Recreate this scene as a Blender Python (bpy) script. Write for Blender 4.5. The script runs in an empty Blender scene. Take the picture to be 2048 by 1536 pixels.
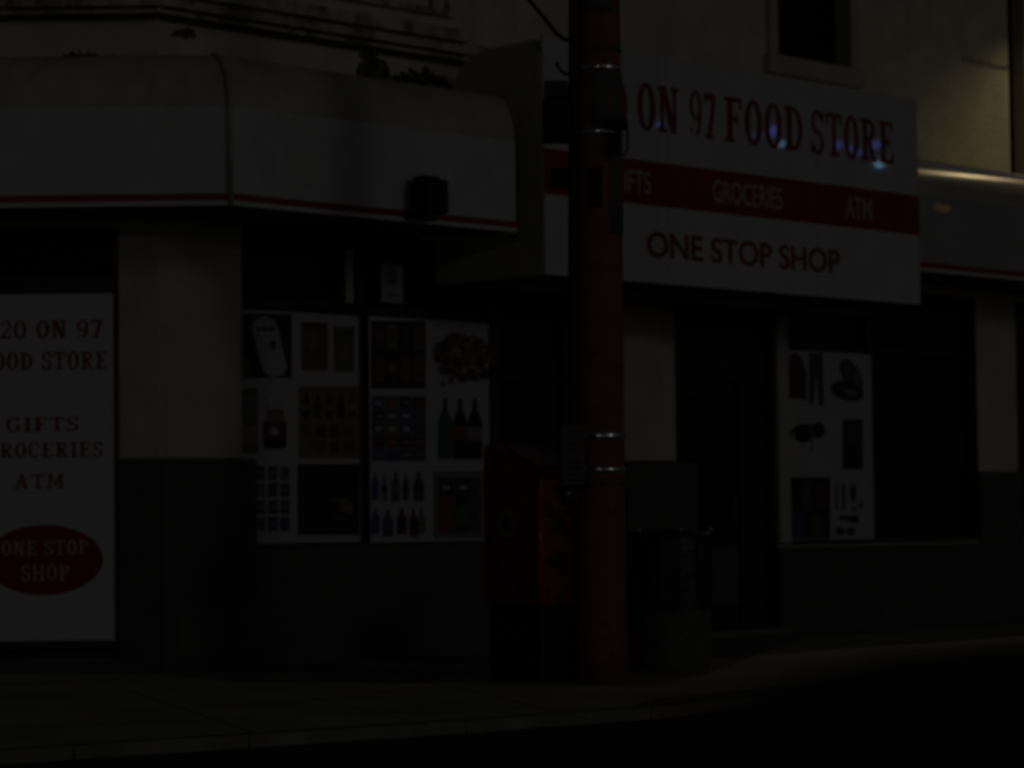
import bpy, bmesh, math, random
from mathutils import Vector, Matrix
random.seed(7)
SC = bpy.context.scene
COL = SC.collection
R = math.radians

# ------------------------------------------------------------------ camera
FPX = 5330.0; CAMH = 1.15
PITCH = math.atan(270 / FPX); ROLL = 0.012
fw = Vector((0, math.cos(PITCH), math.sin(PITCH)))
up0 = Vector((0, -math.sin(PITCH), math.cos(PITCH)))
rt0 = Vector((1, 0, 0))
rt = rt0 * math.cos(ROLL) - up0 * math.sin(ROLL)
up = up0 * math.cos(ROLL) + rt0 * math.sin(ROLL)
CAM = Vector((0, 0, CAMH))
cd = bpy.data.cameras.new('camera'); cam = bpy.data.objects.new('camera', cd); COL.objects.link(cam)
m = Matrix.Identity(4)
for i in range(3):
    m[i][0] = rt[i]; m[i][1] = up[i]; m[i][2] = -fw[i]; m[i][3] = CAM[i]
cam.matrix_world = m
cd.sensor_width = 36; cd.lens = FPX / 2048 * 36
cd.clip_start = 0.05; cd.clip_end = 500
cd.dof.use_dof = True; cd.dof.focus_distance = 9.6; cd.dof.aperture_fstop = 3.5
SC.camera = cam

# ------------------------------------------------------------------ world, sun, exposure
SUN_EL = R(14); TO_SUN = Vector((0.75, -0.66, 0)).normalized()
w = bpy.data.worlds.new('World'); SC.world = w; w.use_nodes = True
nt = w.node_tree; bg = nt.nodes['Background']
sky = nt.nodes.new('ShaderNodeTexSky'); sky.sky_type = 'NISHITA'; sky.sun_disc = False
sky.sun_elevation = SUN_EL; sky.sun_rotation = math.atan2(TO_SUN.x, TO_SUN.y)
hs = nt.nodes.new('ShaderNodeHueSaturation'); hs.inputs['Saturation'].default_value = 0.12
nt.links.new(sky.outputs[0], hs.inputs['Color']); nt.links.new(hs.outputs[0], bg.inputs[0])
bg.inputs[1].default_value = 0.048
sl = bpy.data.lights.new('street_light_beam', 'SUN'); sun = bpy.data.objects.new('street_light_beam', sl); COL.objects.link(sun)
sl.energy = 0.62; sl.angle = R(7.5); sl.color = (1.0, 0.97, 0.95)
d = -(TO_SUN * math.cos(SUN_EL) + Vector((0, 0, math.sin(SUN_EL))))
sun.rotation_euler = d.to_track_quat('-Z', 'Y').to_euler(); sun.location = (20, -20, 15)
vs = SC.view_settings; vs.view_transform = 'Standard'; vs.look = 'None'; vs.gamma = 1; vs.exposure = -5.35

# ------------------------------------------------------------------ frames of reference
def ray(x, y): return fw + rt * ((x - 1024) / FPX) - up * ((y - 768) / FPX)
def ground(x, y, z=0.0):
    d = ray(x, y); return CAM + d * ((z - CAMH) / d.z)
def onY(x, y, Y):
    d = ray(x, y); return CAM + d * (Y / d.y)
S = math.sqrt(.5)
N = Vector((S, -S, 0)); A = Vector((S, S, 0)); Z = Vector((0, 0, 1))
CORN = ground(322, 1343); CORN.z = 0
def W(x, y, off=0.0):                      # main wall: metres along it and height
    d = ray(x, y); o = CORN + N * off
    p = CAM + d * ((o - CAM).dot(N) / d.dot(N)); return (p - CORN).dot(A), p.z
def PA(u, z, off=0.0): return CORN + A * u + N * off + Z * z
def Ch(x, y, off=0.0):                     # corner wall: metres right of the corner and height
    d = ray(x, y); p = CAM + d * ((CORN.y - off) / d.y); return p.x - CORN.x, p.z
def PC(x, z, off=0.0): return CORN + Vector((x, -off, z))

# ------------------------------------------------------------------ materials
MATS = {}
def mat(name, col, rough=.7, metal=0, var=.12, scale=3, bump=.0, bscale=40, spec=.5, coat=0, stain=None, emit=None):
    if name in MATS: return MATS[name]
    m = bpy.data.materials.new(name); m.use_nodes = True; MATS[name] = m
    t = m.node_tree; b = t.nodes['Principled BSDF']
    b.inputs['Roughness'].default_value = rough; b.inputs['Metallic'].default_value = metal
    b.inputs['Specular IOR Level'].default_value = spec
    b.inputs['Coat Weight'].default_value = coat; b.inputs['Coat Roughness'].default_value = .03
    c = (*col, 1)
    if emit:
        b.inputs['Emission Color'].default_value = c; b.inputs['Emission Strength'].default_value = emit
    tc = t.nodes.new('ShaderNodeTexCoord')
    nz = t.nodes.new('ShaderNodeTexNoise'); nz.inputs['Scale'].default_value = scale; nz.inputs['Detail'].default_value = 6
    t.links.new(tc.outputs['Object'], nz.inputs['Vector'])
    rp = t.nodes.new('ShaderNodeValToRGB')
    rp.color_ramp.elements[0].position = .3; rp.color_ramp.elements[1].position = .7
    rp.color_ramp.elements[0].color = (*[max(0, v * (1 - var)) for v in col], 1)
    rp.color_ramp.elements[1].color = (*[min(1, v * (1 + var)) for v in col], 1)
    t.links.new(nz.outputs['Fac'], rp.inputs[0]); out = rp.outputs[0]
    if stain:                               # stain = (colour, scale, threshold)
        n2 = t.nodes.new('ShaderNodeTexNoise'); n2.inputs['Scale'].default_value = stain[1]; n2.inputs['Detail'].default_value = 9
        n2.inputs['Roughness'].default_value = .7
        mp = t.nodes.new('ShaderNodeMapping'); mp.inputs['Scale'].default_value = (1, 1, .45)
        t.links.new(tc.outputs['Object'], mp.inputs[0]); t.links.new(mp.outputs[0], n2.inputs['Vector'])
        r2 = t.nodes.new('ShaderNodeValToRGB'); r2.color_ramp.elements[0].position = stain[2]; r2.color_ramp.elements[1].position = stain[2] + .12
        mx = t.nodes.new('ShaderNodeMixRGB'); mx.inputs[2].default_value = (*stain[0], 1)
        ml = t.nodes.new('ShaderNodeMath'); ml.operation = 'MULTIPLY'; ml.inputs[1].default_value = .75
        t.links.new(n2.outputs['Fac'], r2.inputs[0]); t.links.new(r2.outputs[0], ml.inputs[0]); t.links.new(ml.outputs[0], mx.inputs[0])
        t.links.new(out, mx.inputs[1]); out = mx.outputs[0]
    t.links.new(out, b.inputs['Base Color'])
    if bump:
        n3 = t.nodes.new('ShaderNodeTexNoise'); n3.inputs['Scale'].default_value = bscale; n3.inputs['Detail'].default_value = 4
        t.links.new(tc.outputs['Object'], n3.inputs['Vector'])
        bp = t.nodes.new('ShaderNodeBump'); bp.inputs['Strength'].default_value = bump; bp.inputs['Distance'].default_value = .02
        t.links.new(n3.outputs['Fac'], bp.inputs['Height']); t.links.new(bp.outputs[0], b.inputs['Normal'])
    return m
cream = mat('cream_render', (.63, .6, .47), .85, stain=((.3, .26, .19), 1.3, .57), var=.14, bump=.6, bscale=30)
# painted brickwork: courses in the bump
def brick_bump(m):
    t = m.node_tree; b = t.nodes['Principled BSDF']; tc = t.nodes.new('ShaderNodeTexCoord')
    mp = t.nodes.new('ShaderNodeMapping'); mp.inputs['Rotation'].default_value = (R(90), 0, R(-45))
    br = t.nodes.new('ShaderNodeTexBrick'); br.inputs['Scale'].default_value = 1
    br.inputs['Brick Width'].default_value = .24; br.inputs['Row Height'].default_value = .085; br.inputs['Mortar Size'].default_value = .006
    br.inputs['Color1'].default_value = (1, 1, 1, 1); br.inputs['Color2'].default_value = (.85, .85, .85, 1); br.inputs['Mortar'].default_value = (0, 0, 0, 1)
    # (u, z) along the wall
    sx = t.nodes.new('ShaderNodeSeparateXYZ'); cx = t.nodes.new('ShaderNodeCombineXYZ'); ad = t.nodes.new('ShaderNodeMath'); ad.operation = 'ADD'
    t.links.new(tc.outputs['Object'], sx.inputs[0]); t.links.new(sx.outputs[0], ad.inputs[0]); t.links.new(sx.outputs[1], ad.inputs[1])
    t.links.new(ad.outputs[0], cx.inputs[0]); t.links.new(sx.outputs[2], cx.inputs[1])
    t.links.new(cx.outputs[0], br.inputs['Vector'])
    bp = t.nodes.new('ShaderNodeBump'); bp.inputs['Strength'].default_value = .35; bp.inputs['Distance'].default_value = .006
    t.links.new(br.outputs['Color'], bp.inputs['Height'])
    old = b.inputs['Normal'].links[0].from_socket if b.inputs['Normal'].links else None
    if old: t.links.new(old, bp.inputs['Normal'])
    t.links.new(bp.outputs[0], b.inputs['Normal'])
creamb = mat('painted_brick', (.63, .6, .47), .8, stain=((.36, .31, .22), 1.1, .58), var=.14, bump=.5, bscale=25); brick_bump(creamb)
trim = mat('cream_trim', (.6, .57, .46), .8, stain=((.08, .07, .055), 3, .47), var=.2, bump=.5, bscale=20)
dado_m = mat('dark_dado_paint', (.075, .08, .068), .7, stain=((.03, .03, .025), 2, .58), var=.25, bump=.3)
awn_top = mat('aged_awning_cover', (.48, .465, .37), .6, stain=((.3, .28, .2), 2.2, .55), var=.15)
awn_white = mat('awning_white', (.64, .64, .65), .45, stain=((.5, .48, .45), 1.2, .55), var=.07)
awn_red = mat('awning_red', (.33, .018, .03), .45, var=.1)
sign_white = mat('sign_white', (.64, .63, .64), .7, spec=.15, coat=.6, var=.05, bump=.08, bscale=5, stain=((.55, .54, .5), 1, .62))
sign_red = mat('sign_red', (.3, .015, .032), .7, spec=.15, coat=.4, var=.08)
sign_pink = mat('sign_pale_lettering', (.55, .45, .45), .4, var=.05)
letter_red = mat('letter_dark_red', (.26, .012, .025), .4, var=.1)
olive = mat('sign_box_side', (.55, .53, .42), .7, stain=((.3, .28, .2), 1.5, .6))
dark = mat('dark_glass', (.008, .009, .01), .1, var=.3, spec=.3)
frame_m = mat('dark_frame', (.03, .032, .03), .5, var=.2)
door_m = mat('dark_door', (.022, .022, .022), .45, var=.25)
wfr = mat('pale_frame', (.5, .48, .4), .6, var=.15, stain=((.2, .18, .13), 3, .6))
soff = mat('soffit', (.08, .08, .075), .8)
paper = mat('poster_paper', (.52, .5, .53), .5, var=.05)
polem = mat('red_brown_pole', (.26, .09, .072), .7, var=.25, scale=9, stain=((.12, .03, .025), 6, .55), bump=.5, bscale=25)
steel = mat('steel_band', (.9, .92, .93), .22, 1.0, var=.05)
grey = mat('grey_metal', (.14, .125, .115), .75, 0, var=.2)
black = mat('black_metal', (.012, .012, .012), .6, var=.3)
concrete = mat('pavement_concrete', (.46, .445, .38), .9, var=.22, scale=1.2, stain=((.16, .15, .12), 1.7, .6), bump=.5, bscale=60)
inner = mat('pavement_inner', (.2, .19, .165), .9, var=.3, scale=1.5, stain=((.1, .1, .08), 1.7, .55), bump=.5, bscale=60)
kerbm = mat('kerb_concrete', (.23, .225, .19), .9, var=.3, stain=((.2, .19, .16), 2.5, .55), bump=.5)
asphalt = mat('asphalt', (.05, .05, .055), .9, var=.3, bump=.8, bscale=120)
rampm = mat('ramp_brown', (.2, .17, .13), .9, var=.25, bump=.6)

# ------------------------------------------------------------------ mesh builder
class MB:
    def __init__(s): s.v = []; s.f = []; s.mi = []; s.mats = []; s.smooth = []
    def m(s, mt):
        if mt not in s.mats: s.mats.append(mt)
        return s.mats.index(mt)
    def add(s, vs, fs, mt, smooth=False):
        o = len(s.v); s.v += [Vector(v) for v in vs]; k = s.m(mt)
        for f in fs: s.f.append([o + i for i in f]); s.mi.append(k); s.smooth.append(smooth)
    def box(s, o, ax, ay, az, mt):          # o = corner, three edge vectors
        o = Vector(o); v = [o, o + ax, o + ax + ay, o + ay]; v += [p + az for p in v]
        s.add(v, [(0, 3, 2, 1), (4, 5, 6, 7), (0, 1, 5, 4), (1, 2, 6, 5), (2, 3, 7, 6), (3, 0, 4, 7)], mt)
    def abox(s, u0, u1, z0, z1, o0, o1, mt): s.box(PA(u0, z0, o0), A * (u1 - u0), N * (o1 - o0), Z * (z1 - z0), mt)
    def cbox(s, x0, x1, z0, z1, o0, o1, mt): s.box(PC(x0, z0, o0), Vector((x1 - x0, 0, 0)), Vector((0, -(o1 - o0), 0)), Z * (z1 - z0), mt)
    def prism(s, pts, ext, mt, smooth=False):
        n = len(pts); v = [Vector(p) for p in pts]; v += [p + ext for p in v]
        s.add(v, [tuple(range(n))[::-1], tuple(range(n, 2 * n))], mt)
        s.add(v, [(i, (i + 1) % n, n + (i + 1) % n, n + i) for i in range(n)], mt, smooth)
    def tube(s, pts, r, mt, seg=12, caps=True):
        pts = [Vector(p) for p in pts]; n = len(pts); rr = r if isinstance(r, (list, tuple)) else [r] * n
        ref = None; vs = []
        for i, p in enumerate(pts):
            t = (pts[min(i + 1, n - 1)] - pts[max(i - 1, 0)]).normalized()
            if ref is None: ref = t.orthogonal().normalized()
            ref = (ref - t * ref.dot(t)).normalized(); b = t.cross(ref)
            vs += [p + (ref * math.cos(a) + b * math.sin(a)) * rr[i] for a in [2 * math.pi * k / seg for k in range(seg)]]
        fs = [(i * seg + k, i * seg + (k + 1) % seg, (i + 1) * seg + (k + 1) % seg, (i + 1) * seg + k) for i in range(n - 1) for k in range(seg)]
        s.add(vs, fs, mt, True)
        if caps: s.add(vs, [tuple(range(seg))[::-1], tuple(range((n - 1) * seg, n * seg))], mt)
    def build(s, name, root=None, origin=None, bevel=0):
        me = bpy.data.meshes.new(name)
        o = Vector(root.location) if root is not None else (Vector(origin) if origin is not None else
            Vector((sum(v.x for v in s.v) / len(s.v), sum(v.y for v in s.v) / len(s.v), min(v.z for v in s.v))))
        base = Vector((0, 0, 0))
        if root is not None and root.parent is not None:
            o = o + Vector(root.parent.location)
        me.from_pydata([v - o for v in s.v], [], s.f)
        for mt in s.mats: me.materials.append(mt)
        for p, k, sm in zip(me.polygons, s.mi, s.smooth): p.material_index = k; p.use_smooth = sm
        bm = bmesh.new(); bm.from_mesh(me); bmesh.ops.remove_doubles(bm, verts=bm.verts, dist=.00005)
        bmesh.ops.recalc_face_normals(bm, faces=bm.faces); bm.to_mesh(me); bm.free()
        ob = bpy.data.objects.new(name, me); COL.objects.link(ob)
        if root is not None: ob.parent = root
        else: ob.location = o
        if bevel:
            md = ob.modifiers.new('bevel', 'BEVEL'); md.width = bevel; md.segments = 2; md.limit_method = 'ANGLE'
        return ob
def tag(o, label=None, cat=None, group=None, kind=None):
    if label: o['label'] = label
    if cat: o['category'] = cat
    if group: o['group'] = group
    if kind: o['kind'] = kind
    return o
def empty(name, loc, label, cat, group=None):
    e = bpy.data.objects.new(name, None); e.empty_display_size = .1; COL.objects.link(e); e.location = loc
    return tag(e, label, cat, group)

# ------------------------------------------------------------------ ground
g = MB(); g.add([(-60, -20, -.075), (80, -20, -.075), (80, 120, -.075), (-60, 120, -.075)], [(0, 1, 2, 3)], asphalt)
tag(g.build('road', origin=(0, 0, 0)), kind='structure')
# kerb line: along the corner wall, round the corner, then parallel to the main wall
KH = .075
K1 = ground(500, 1500, -KH); K2 = ground(1302, 1442, -KH); K0 = ground(150, 1523, -KH)
line = [Vector((-14, 10.9, 0)), Vector((-8, 11.3, 0)), Vector((-4.5, 12.0, 0)), K0, K1, (K1 + K2) / 2 + Vector((.03, -.03, 0)), K2]
line += [K2 + A * t for t in (1, 2, 4, 8, 14, 24)]
for p in line: p.z = 0
def offset_line(l, dist):
    r = []
    for i, p in enumerate(l):
        t = (l[min(i + 1, len(l) - 1)] - l[max(i - 1, 0)]).normalized(); r.append(p + Vector((-t.y, t.x, 0)) * dist)
    return r
kin = offset_line(line, .16)
iK2 = 6
pv = MB()
top = kin + [CORN + A * 30 + N * -1, CORN + N * -1, CORN + Vector((-12, 1, 0))]
pv.prism([Vector((p.x, p.y, -.07)) for p in top], Z * .07, concrete)
tag(pv.build('pavement', origin=(0, 0, 0)), kind='structure')
kb = MB(); kr = MB()
for i in range(len(line) - 1):
    a0, a1, b0, b1 = line[i], line[i + 1], kin[i], kin[i + 1]
    mm, h, tgt = (kerbm, .006, kb) if i < iK2 else (rampm, .004, kr)
    steps = max(1, int((a1 - a0).length / 1.8))
    for k in range(steps):
        f0, f1 = k / steps, (k + 1) / steps - .003
        q = [a0.lerp(a1, f0), a0.lerp(a1, f1), b0.lerp(b1, f1), b0.lerp(b1, f0)]
        tgt.prism([Vector((p.x, p.y, -.07)) for p in q], Z * (.07 + h), mm)
tag(kb.build('kerb', origin=(0, 0, 0), bevel=.012), kind='structure')
tag(kr.build('lowered_kerb', origin=(0, 0, 0), bevel=.012), kind='structure')
# darker strip along the wall
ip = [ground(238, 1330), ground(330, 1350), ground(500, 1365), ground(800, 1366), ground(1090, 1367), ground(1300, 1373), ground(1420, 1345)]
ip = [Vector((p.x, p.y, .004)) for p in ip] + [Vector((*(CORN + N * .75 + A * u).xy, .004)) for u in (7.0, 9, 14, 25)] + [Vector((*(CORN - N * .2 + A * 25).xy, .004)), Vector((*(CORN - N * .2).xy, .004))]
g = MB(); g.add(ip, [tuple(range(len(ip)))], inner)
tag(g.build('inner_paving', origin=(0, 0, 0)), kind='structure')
# brown tinted ramp patch right of the kerb end
rp_ = [K2 + N * -.17 , K2 + A * 5 + N * -.17, K2 + A * 5 + N * -.8, K2 + Vector((.05, .75, 0))]
g = MB(); g.add([Vector((p.x, p.y, .008)) for p in rp_], [(0, 1, 2, 3)], rampm)
tag(g.build('ramp_paving', origin=(0, 0, 0)), kind='structure')
# pavement joints
g = MB()
for p, q in [((560, 1380), (860, 1452)), ((900, 1372), (1180, 1440)), ((230, 1372), (520, 1470)), ((300, 1422), (1290, 1398))]:
    a_, b_ = ground(*p), ground(*q); t = (b_ - a_).normalized(); s_ = Vector((-t.y, t.x, 0)) * .004
    v = [a_ - s_, b_ - s_, b_ + s_, a_ + s_]; g.add([Vector((k.x, k.y, .003)) for k in v], [(0, 1, 2, 3)], asphalt)
tag(g.build('pavement_joints', origin=(0, 0, 0)), kind='structure')

# ------------------------------------------------------------------ building
DA = 1.25                                   # projection of the awnings from the main wall
DS = 1.33                                   # projection of the sign box
bld = empty('corner_shop_building', CORN, 'cream rendered two-storey corner shop with dark painted base and chamfered corner', 'building')
TOPZ = 7.6
def holed(name, u0, u1, z0, z1, holes, place, depth, mt, inward):
    us = sorted({u0, u1, *[h[0] for h in holes], *[h[1] for h in holes]}); zs = sorted({z0, z1, *[h[2] for h in holes], *[h[3] for h in holes]})
    b = MB()
    for i in range(len(us) - 1):
        for j in range(len(zs) - 1):
            cu, cz = (us[i] + us[i + 1]) / 2, (zs[j] + zs[j + 1]) / 2
            if any(h[0] < cu < h[1] and h[2] < cz < h[3] for h in holes): continue
            b.add([place(us[i], zs[j]), place(us[i + 1], zs[j]), place(us[i + 1], zs[j + 1]), place(us[i], zs[j + 1])], [(0, 1, 2, 3)], mt)
    for h in holes:
        q = [(h[0], h[2]), (h[1], h[2]), (h[1], h[3]), (h[0], h[3])]
        for k in range(4):
            a_, b_ = place(*q[k]), place(*q[(k + 1) % 4])
            b.add([a_, b_, b_ + inward * depth, a_ + inward * depth], [(0, 1, 2, 3)], frame_m if h[2] < 2 else mt)
    return b.build(name, bld)
uu = lambda x, y: W(x, y)[0]
zz = lambda x, y: W(x, y)[1]
# openings, metres along the wall
W1 = (uu(485, 700), uu(983, 800)); zW1 = .955; zHead = 3.56
B2 = (uu(1000, 800), uu(1246, 760)); D3 = (uu(1350, 760), uu(1550, 800)); W3 = (uu(1552, 850), uu(1953, 760)); W4 = (uu(2033, 760), 15.2)
up1 = (uu(1546, 60), uu(1697, 66), zz(1620, 121), 7.3)
up2 = (uu(2018, 200), uu(2018, 200) + 1.1, 3.9, 7.45)
UEND = 16.5
holed('main_wall', 0, UEND, 0, TOPZ, [(W1[0], W1[1], zW1, zHead), (B2[0], B2[1], .12, 3.46), (D3[0], D3[1], .06, 3.46), (W3[0], W3[1], .86, 3.46), (W4[0], W4[1], .86, 3.46),
      up1, up2], lambda u, z: PA(u, z), .22, creamb, -N)
C1 = (Ch(-75, 700)[0], Ch(238, 800)[0])
holed('corner_wall', -8, 0, 0, TOPZ, [(C1[0], C1[1], .1, 3.47)], lambda x, z: PC(x, z), .2, cream, Vector((0, 1, 0)))
b = MB(); bk = PA(UEND, 0, -7)
foot = [PA(UEND, 0, -.3), PA(UEND, 0, -9), PC(-8, 0, -9), PC(-8, 0, -.3), PC(-.12, 0, -.3)]
n_ = len(foot); rv = foot + [p + Z * TOPZ for p in foot]
b.add(rv, [(i, (i + 1) % n_, n_ + (i + 1) % n_, n_ + i) for i in range(n_)], black)
b.build('rear_structure', bld)
b = MB(); rf = [PA(UEND, TOPZ, .1), PA(UEND, TOPZ, -9), PC(-8, TOPZ, -9), PC(-8, TOPZ, .1), PC(.04, TOPZ, .1)]
b.prism(rf, Z * .25, trim); b.build('roof', bld)
# dado in lengths between the openings
zd = 1.66
def dado(u0, u1, z1, p=.03):
    b = MB(); b.abox(u0, u1, 0.002, z1 - .05, .001, p, dado_m)
    b.prism([PA(u0, z1 - .05, .001), PA(u0, z1 - .05, p), PA(u0, z1 - .02, p), PA(u0, z1, .001)], A * (u1 - u0), dado_m)
    return b.build('base_panel', bld)
dado(.0, W1[0] + .11, zd); dado(W1[0] + .112, W1[1] + .05, zW1 - .005)
dado(B2[1] - .0, D3[0] + .26, zd + .02); dado(D3[1] + .0, W3[1] - .02, .84); dado(W3[1] - .015, W4[0] + .03, 1.6); dado(W4[0] + .035, UEND, .84)
b = MB(); b.cbox(C1[1] + .002, -.002, .002, zd, .001, .03, dado_m); b.build('base_panel', bld)
b = MB(); b.cbox(-7.9, C1[0] - .002, .002, zd, .001, .03, dado_m); b.build('base_panel', bld)
b = MB(); b.cbox(C1[0], C1[1], .002, .098, .001, .03, dado_m); b.build('base_panel', bld)
# pale repair patch on the base of the corner column
b = MB(); q0 = W(358, 1222, .032); q1 = W(512, 1302, .032); b.abox(q0[0], q1[0], q1[1], q0[1], .031, .04, mat('worn_patch', (.13, .115, .1), .85, var=.3)); b.build('repair_patch', bld)
b = MB(); b.abox(W(332, 800)[0], W1[0] - .02, zd + .01, W(400, 772)[1], .002, .012, mat('lit_cream', (.65, .62, .49), .85, var=.12, stain=((.34, .3, .22), 1.3, .6))); b.build('light_patch', bld)  # slightly lighter cream paints in the lit part of the column
# shop windows
def shop_window(rect, posts, transom, name='shop_window'):
    u0, u1, z0, z1 = rect
    f = MB(); o0, o1 = -.14, -.06; t = .045
    f.abox(u0, u1, z0, z0 + t, o0, o1, frame_m); f.abox(u0, u1, z1 - t, z1, o0, o1, frame_m)
    for e in (u0, u1 - t): f.abox(e, e + t, z0 + t, z1 - t, o0, o1, frame_m)
    for p in posts: f.abox(p - .035, p + .035, z0 + t, z1 - t, o0, o1 + .01, frame_m)
    if transom:
        cuts = [u0 + t] + sorted(sum([[p - .035, p + .035] for p in posts], [])) + [u1 - t]
        for k in range(0, len(cuts), 2): f.abox(cuts[k], cuts[k + 1], transom - .03, transom + .03, o0, o1 - .004, frame_m)
    fo = f.build(name, bld)
    p = MB(); p.abox(u0 + .01, u1 - .01, z0 + .01, z1 - .01, -.12, -.1, dark); po = p.build('pane', bld); po.parent = fo
    return fo
b = MB(); b.abox(W1[1] + .001, B2[0] - .001, .96, 3.46, .001, .012, frame_m); b.build('dark_post', bld)
for h_ in ((W1, zW1), (W3, .86)):
    b = MB(); b.abox(h_[0][0] + .002, h_[0][1] - .002, h_[1] + .002, h_[1] + .012, -.21, .034, dado_m); b.build('window_ledge', bld)
w1 = shop_window((W1[0], W1[1], zW1, zHead), [uu(730, 800)], 2.93)
b = MB(); q = uu(710, 550); b.abox(q - .05, q + .03, 2.97, 3.42, -.09, -.055, wfr); o = b.build('side_strip', bld); o.parent = w1
shop_window((B2[0], B2[1], .12, 3.46), [uu(1140, 760)], 2.4, 'entrance_screen')
b = MB(); b.abox(B2[0] + .05, B2[1] - .05, .15, .7, -.1, -.07, door_m); b.build('kick_board', bld)
# door with side light
dr = MB(); du = uu(1497, 800)
dr.abox(D3[0], du - .02, .07, 2.45, -.19, -.14, door_m); dr.abox(D3[0], D3[1], 2.46, 3.45, -.19, -.14, frame_m)
dob = dr.build('door', bld)
b = MB(); b.abox(D3[0] + .12, du - .14, .9, 2.3, -.139, -.13, dark); o = b.build('door_pane', bld); o.parent = dob
b = MB(); b.tube([PA(du - .1, 1.0, -.1), PA(du - .1, 1.35, -.1)], .012, grey); o = b.build('handle', bld); o.parent = dob
b = MB(); b.abox(uu(1428, 1100), du - .03, W(1450, 1212)[1], W(1450, 1095)[1], -.139, -.128, mat('kick_plate', (.09, .095, .095), .5, .4)); o = b.build('kick_plate', bld); o.parent = dob
b = MB(); b.abox(du - .018, du + .03, .07, 2.45, -.2, -.11, frame_m); b.abox(du + .031, D3[1], .07, 2.45, -.19, -.15, door_m); b.build('door_jamb', bld)
b = MB(); b.abox(D3[0] - .05, D3[1] + .05, 0.001, .058, -.22, .1, inner); b.build('doorstep', bld)
w3 = shop_window((W3[0], W3[1], .86, 3.46), [uu(1748, 850)], 2.84)
b = MB(); b.abox(W3[0] - .002, W3[0] + .17, .88, 3.2, -.05, .035, wfr); o = b.build('post', bld); o.parent = w3
shop_window((W4[0], W4[1], .86, 3.46), [13.2], 2.84)
for u in (): pass
# corner window behind the tall poster
f = MB(); t = .05
f.cbox(C1[0], C1[1], 3.47 - t, 3.47, -.14, -.05, frame_m); f.cbox(C1[0], C1[1], .1, .16, -.14, -.05, frame_m)
zt = Ch(100, 570)[1]
f.cbox(C1[0] + t, C1[1] - t, zt - .07, zt + .07, -.14, -.05, frame_m)
for e in (C1[0], C1[1] - t): f.cbox(e, e + t, .16, 3.47 - t, -.14, -.05, mat('maroon_frame', (.05, .018, .02), .5))
fo = f.build('corner_window', bld)
p = MB(); p.cbox(C1[0] + .01, C1[1] - .01, .12, 3.46, -.12, -.1, dark); po = p.build('pane', bld); po.parent = fo
# upper windows
def upper_window(h, mid=True):
    u0, u1, z0, z1 = h; f = MB(); e = .11
    f.abox(u0 - e, u0 + .02, z0 - .02, z1 + e, .002, .05, wfr); f.abox(u1 - .02, u1 + e, z0 - .02, z1 + e, .002, .05, wfr)
    f.abox(u0 + .021, u1 - .021, z1 - .02, z1 + e, .002, .05, wfr)
    if mid:
        f.abox(u0 + .0, u1, z0, z0 + .05, -.16, -.1, frame_m); zm = (z0 + z1) / 2; f.abox(u0, u1, zm - .03, zm + .03, -.16, -.1, frame_m)
    o = f.build('upper_window', bld)
    s = MB(); s.abox(u0 - .16, u1 + .16, z0 - .2, z0 - .021, .002, .085, wfr); so = s.build('sill', bld); so.parent = o
    g = MB(); g.abox(u0, u1, z0, z1, -.2, -.17, dark); go = g.build('pane', bld); go.parent = o
    return o
upper_window(up1); 
o2 = MB(); o2.abox(up2[0] + .35, up2[0] + .42, up2[2], up2[3], -.18, -.02, wfr); o2.abox(up2[0], up2[0] + .04, up2[2], up2[3], -.18, -.12, frame_m); oo = o2.build('tall_window', bld)
g = MB(); g.abox(up2[0], up2[1], up2[2], up2[3], -.205, -.185, dark); go = g.build('pane', bld); go.parent = oo
q0, q1 = W(1925, 118), W(2012, 134); b = MB(); b.abox(q0[0], up2[0] - .01, q1[1] - .015, q1[1] + .02, .001, .014, trim); b.build('string_course', bld)
# mouldings: two projecting courses that stop short of the sign box
def course(x0y0, x1y1, h, proj, name):
    (u0, za), (u1, zb) = W(*x0y0, proj), W(*x1y1, proj); z0 = (za + zb) / 2
    b = MB(); prof = [(.001, z0 - .05), (proj * .55, z0 - .05), (proj * .55, z0), (proj, z0), (proj, z0 + h), (.001, z0 + h + .06)]
    b.prism([PA(u0, z, o) for o, z in prof], A * (u1 - u0), trim); return b.build(name, bld)
u9 = W(940, 80, .2)[0]
z1_ = W(940, 84, .2)[1]; z2_ = W(945, 108, .14)[1]
print('courses', z1_, z2_, 'u', u9)
b = MB()
for zc, h, pr, ue in ((z1_, .1, .2, u9), (z2_, .07, .12, u9 + .42)):
    prof = [(.001, zc - .05), (pr * .5, zc - .05), (pr * .5, zc), (pr, zc), (pr, zc + h), (.001, zc + h + .05)]
    b.prism([PA(0.0 - pr * .4, z, o) for o, z in prof], A * (ue + pr * .4), trim)
    b.prism([PC(pr * .35, z, o) for o, z in prof], Vector((-8, 0, 0)), trim)
b.build('cornice', bld)
for zc, pr, ue_, hh in ((z1_, .2, u9 + .03, .045), (z2_, .12, u9 + .45, .04)):  # black strips stand in for the shade under each course
    b = MB(); b.abox(.01, ue_, zc - .05 - hh, zc - .051, .002, pr * .55, black); b.cbox(-7.9, .0, zc - .05 - hh, zc - .051, .002, pr * .55, black); b.build('painted_shade', bld)
b = MB(); b.prism([PA(u9 + .02, z2_ - .09, .003), PA(u9 + .02, z2_ + .06, .003), PA(u9 + .35, z2_ + .04, .003), PA(u9 + .8, z2_ - .07, .003), PA(u9 + .55, z2_ - .1, .003)], N * .05, black); b.build('painted_shade', bld)  # black wedge stands in for the cornice's shadow beside the sign box
ux = W(888, 20)[0]; b = MB()
zf = W(895, 32, .06)[1]
b.abox(.6, ux + .09, zf, zf + .05, .002, .07, trim)
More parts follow.
